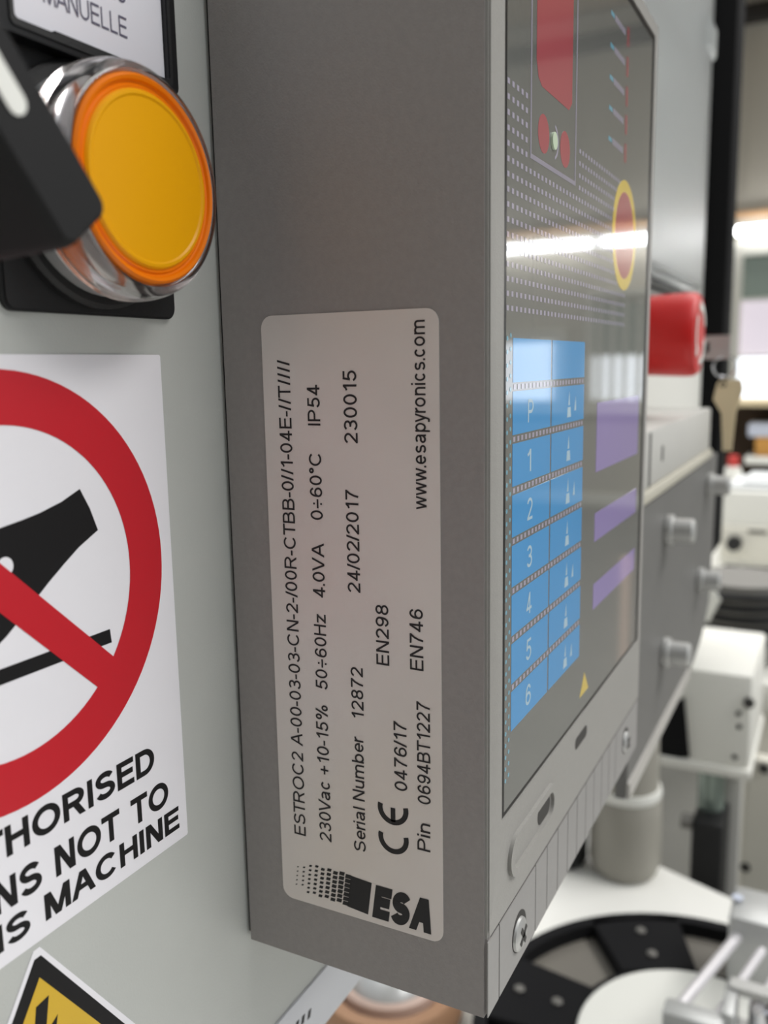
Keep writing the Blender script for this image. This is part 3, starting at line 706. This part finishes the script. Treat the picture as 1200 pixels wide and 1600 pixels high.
# guide rods and their blocks
t = thing('rod_slide', 'pair of chrome guide rods with cast end blocks over the wheel', 'slide', (480, -66, -345))
e0, e1 = Vector((493, -65, -320)), Vector((414, -43, -320))
f0, f1 = Vector((483, -77.5, -320)), Vector((412, -60, -320))
obj('guide_rod', tube([e0, e1], 3.0, 16), rod_steel, t)
obj('guide_rod', tube([f0, f1], 2.4, 16), rod_steel, t)
obj('guide_rod', tube([(470, -88, -318), (430, -79, -318)], 2.6, 16), rod_steel, t)
obj('end_block', box(489, 524, -86, -59, -349.3, -308, 3), alu, t)
obj('end_block', box(404, 417, -66, -38, -349.3, -314, 2), alu, t)
obj('clamp_frame', band(Plane((436, 0, 0), (0, -1, 0), (0, 0, 1)), [(66, -336), (96, -336), (96, -310), (66, -310)], [(70, -332), (92, -332), (92, -314), (70, -314)], -4, 4), zinc, t)
obj('clamp_jaw', cyl((436, -81, -331.9), (0, 0, 1), 6, 14, 16, 1), chrome, t)
obj('clamp_bridge', box(413, 440, -70, -64, -336, -312, 1), alu, t)
obj('blue_mark', cyl((506, -62, -306.2), (0, 0, 1), 3, .8, 16), blue_white_m, t)

# motor sleeve on the bench
t = thing('motor', 'grey cylindrical motor housing with a pale collar standing on the bench', 'motor', (606, 23, -365))
MC = (606, 23, -365)
obj('housing', lathe(MC, (0, 0, 1), [(0, 0), (20, 0), (23, 3), (25.2, 10), (25, 45), (24.4, 58), (23, 61), (0, 61)], 48), motor_grey, t)
obj('collar', lathe(MC, (0, 0, 1), [(20, 60), (24, 60), (25, 63), (24, 67), (20, 67)], 48, closed=True), hub_white, t, 'pale collar ring')
obj('neck', lathe(MC, (0, 0, 1), [(0, 61), (22.5, 61), (21.5, 116), (0, 118)], 40), motor_grey, t)
t = thing('black_canister', 'black rounded canister half hidden behind the grey controller', 'canister', (600, 69, -365))
obj('canister_body', lathe((600, 69, -365), (0, 0, 1), [(0, 0), (17, 0), (20, 4), (20.8, 44), (19, 84), (12, 96), (0, 98)], 40), black_plastic, t)
obj('canister_cap', lathe((600, 69, -365), (0, 0, 1), [(0, 96), (9, 96), (9, 108), (0, 110)], 24), black_gloss, t)

# brown ring and small glass jar under the panel
t = thing('ring_mould', 'brown ring with a grey dome inside, below the panel edge', 'ring', (400, 118, -365))
RC = (404, 112, -365)
obj('brown_ring', lathe(RC, (0, 0, 1), [(30, 0), (41, 0), (42, 3), (42, 17), (40, 20), (33, 20), (30, 17)], 64, closed=True), brown_ring_m, t)
obj('inner_ring', lathe(RC, (0, 0, 1), [(24, 0), (29, 0), (29, 22), (27, 24), (24, 22)], 56, closed=True), ring_inner_m, t)
obj('pale_dome', lathe(RC, (0, 0, 1), [(24, 0), (24, 10), (20, 20), (11, 27), (0, 29)], 40), collar_grey, t)

# ------------------------------------------------------------------ second bench with the white machine
t = thing('machine_bench', 'white bench carrying the machines beyond the first workbench', 'bench', (1200, 60, -1300))
obj('bench_top', box(850, 1780, -110, 560, -325, -295, 3), machine_white, t)
obj('side_panel', box(856, 876, -100, 550, -1300, -325, 2), machine_beige, t)
for x, y in ((1730, -100), (1730, 510)): obj('leg', box(x, x+40, y, y+40, -1300, -325, 2), alu, t)

t = thing('white_machine', 'white boxy machine on a glass column held in a black clamp', 'machine', (660, -25, -1300))
obj('machine_body', box(680, 800, -52, 8, -306, -232, 3), machine_white, t)
obj('black_side', prism(SIDE(679.5), [(-20, -312), (9.5, -303), (4, -255), (-4, -262)], 0, 1), post_black, t)
obj('base_tray', box(676, 800, -54, 24, -313, -305, 2), machine_white, t)
for y, z in ((-43, -262), (-44, -272), (-42, -297)): obj('panel_screw', cyl((679.8, y, z), (-1, 0, 0), 2, 1, 12), slot_dark, t)
obj('connector', cyl((679.8, -50, -252), (-1, 0, 0), 4, 3, 16, .5), slot_dark, t)
obj('glass_column', cyl((692, -25, -372), (0, 0, 1), 10, 60, 28), glass_green, t)
obj('black_clamp', box(662, 706, -38, -15, -470, -346, 3), black_plastic, t)
obj('clamp_screw', lathe((668, -11, -350), (0, 1, 0), [(0, -4), (6, -4), (6, 4), (0, 4)], 20), drum_grey, t)
obj('pale_upright', box(705, 725, -46, -33, -1300, -306, 1.5), rail_grey, t)
obj('stand_foot', box(640, 760, -90, 30, -1300, -1285, 2), black_plastic, t)
obj('stand_tube', box(676, 700, -36, -18, -1290, -466, 2), black_plastic, t)
obj('beige_cabinet_panel', box(726, 742, -140, -47, -1300, -316, 2), machine_beige, t)
for y, z in ((-50, -410), (-60, -322)): obj('latch', cyl((725.8, y, z), (-1, 0, 0), 4, 2, 14, .4), slot_dark, t)

t = thing('grey_cabinet', 'plain pale grey cabinet standing on the floor behind the motor', 'cabinet', (770, 90, -1300))
obj('cabinet_body', box(806, 846, -30, 260, -1300, -318, 2), rail_grey, t)
obj('cabinet_top', box(804, 847, -32, 262, -318, -308, 1.5), machine_beige, t)

t = thing('ribbed_drum', 'dark grey ribbed drum resting on the bench behind the white machine', 'drum', (900, -18, -295))
DC = (905, -20, -295)
obj('drum_body', lathe(DC, (0, 0, 1), [(0, 0), (26, 0), (36, 8), (42, 24), (45, 86), (0, 86)], 48), drum_grey, t)
for k in range(5): obj('rib', lathe(DC, (0, 0, 1), [(43+.4*k, 28+11*k), (46.5+.4*k, 30+11*k), (46.5+.4*k, 34+11*k), (43+.4*k, 36+11*k)], 48, closed=True), black_plastic, t)
obj('white_bracket', prism(SIDE(858), [(-15, -205), (0, -210), (8, -222), (-2, -245), (-12, -240)], 0, 3, .5), hub_white, t)

t = thing('instrument', 'white bench instrument with a black knob on its front', 'instrument', (1360, 0, -295))
obj('instrument_case', box(1300, 1460, -105, 46, -285, -180, 4), machine_white, t)
obj('front_panel', box(1294, 1301, -101, 43, -276, -228, 1.5), machine_beige, t)
obj('knob', lathe((1294, 25, -252), (-1, 0, 0), [(0, 0), (10.5, 0), (9.5, 12), (0, 12.5)], 28), black_plastic, t)
obj('slot', box(1292.5, 1295, -16, 8, -236, -232), slot_dark, t)
for y in (-85, 30): obj('foot', box(1310, 1450, y-8, y+8, -295, -284), black_plastic, t)
t = tag(obj('paper_stack', join(box(1310, 1440, -100, 38, -180, -174), box(1330, 1450, -90, 20, -174, -169)), paper_m, loc=(1370, -30, -180)), 'loose pale papers lying on the white instrument', 'paper')

# shelf of clutter behind
t = thing('shelf_unit', 'brown shelf unit with small boxes behind the instrument', 'shelf', (1840, 0, -1300))
obj('shelf_board', box(1790, 1895, -140, 62, -196, -182, 1.5), hub_white, t)
obj('back_board', box(1897, 1910, -150, 160, -1300, -88, 1.5), dark_brown, t)
obj('top_board', box(1790, 1910, -150, 160, -88, -76, 1.5), tag_beige, t)
for y in (-142, 150): obj('upright', box(1800, 1897, y-8, y+8, -1300, -88), dark_brown, t)
SH = -181.5
t = tag(obj('carton', box(1806, 1880, -10, 46, SH, SH+36, 2), orange_box_m, loc=(1843, 18, SH)), 'orange cardboard carton on the shelf', 'carton')
t = tag(obj('plastic_box', box(1804, 1880, -22, 60, SH+36, SH+62, 4), blue_white_m, loc=(1843, 0, SH+36)), 'pale blue-white box lying on the orange carton', 'box')
t = thing('white_bottle', 'white plastic bottle with a red cap beside the shelf', 'bottle', (1700, 72, -295))
obj('bottle_body', lathe((1700, 72, -295), (0, 0, 1), [(0, 0), (16, 0), (18, 4), (18, 86), (12, 104), (0, 104)], 28), machine_white, t)
obj('cap', cyl((1700, 72, -191), (0, 0, 1), 9, 20, 20, 1.5), red_spot, t)

# upright pink tube added out of view for the strip mirrored in the membrane
t = thing('reflection_tube', 'pale pink tube added for the strip mirrored in the lower right of the membrane', 'tube', (2500, -528, -1300))
obj('tube_wall', lathe((2500, -528, -1300), (0, 0, 1), [(9, 0), (12, 0), (12, 752), (9, 752)], 32, closed=True), pink_tube_m, t)
obj('tube_foot', cyl((2500, -528, -1300), (0, 0, 1), 40, 8, 32, 1), tag_beige, t)
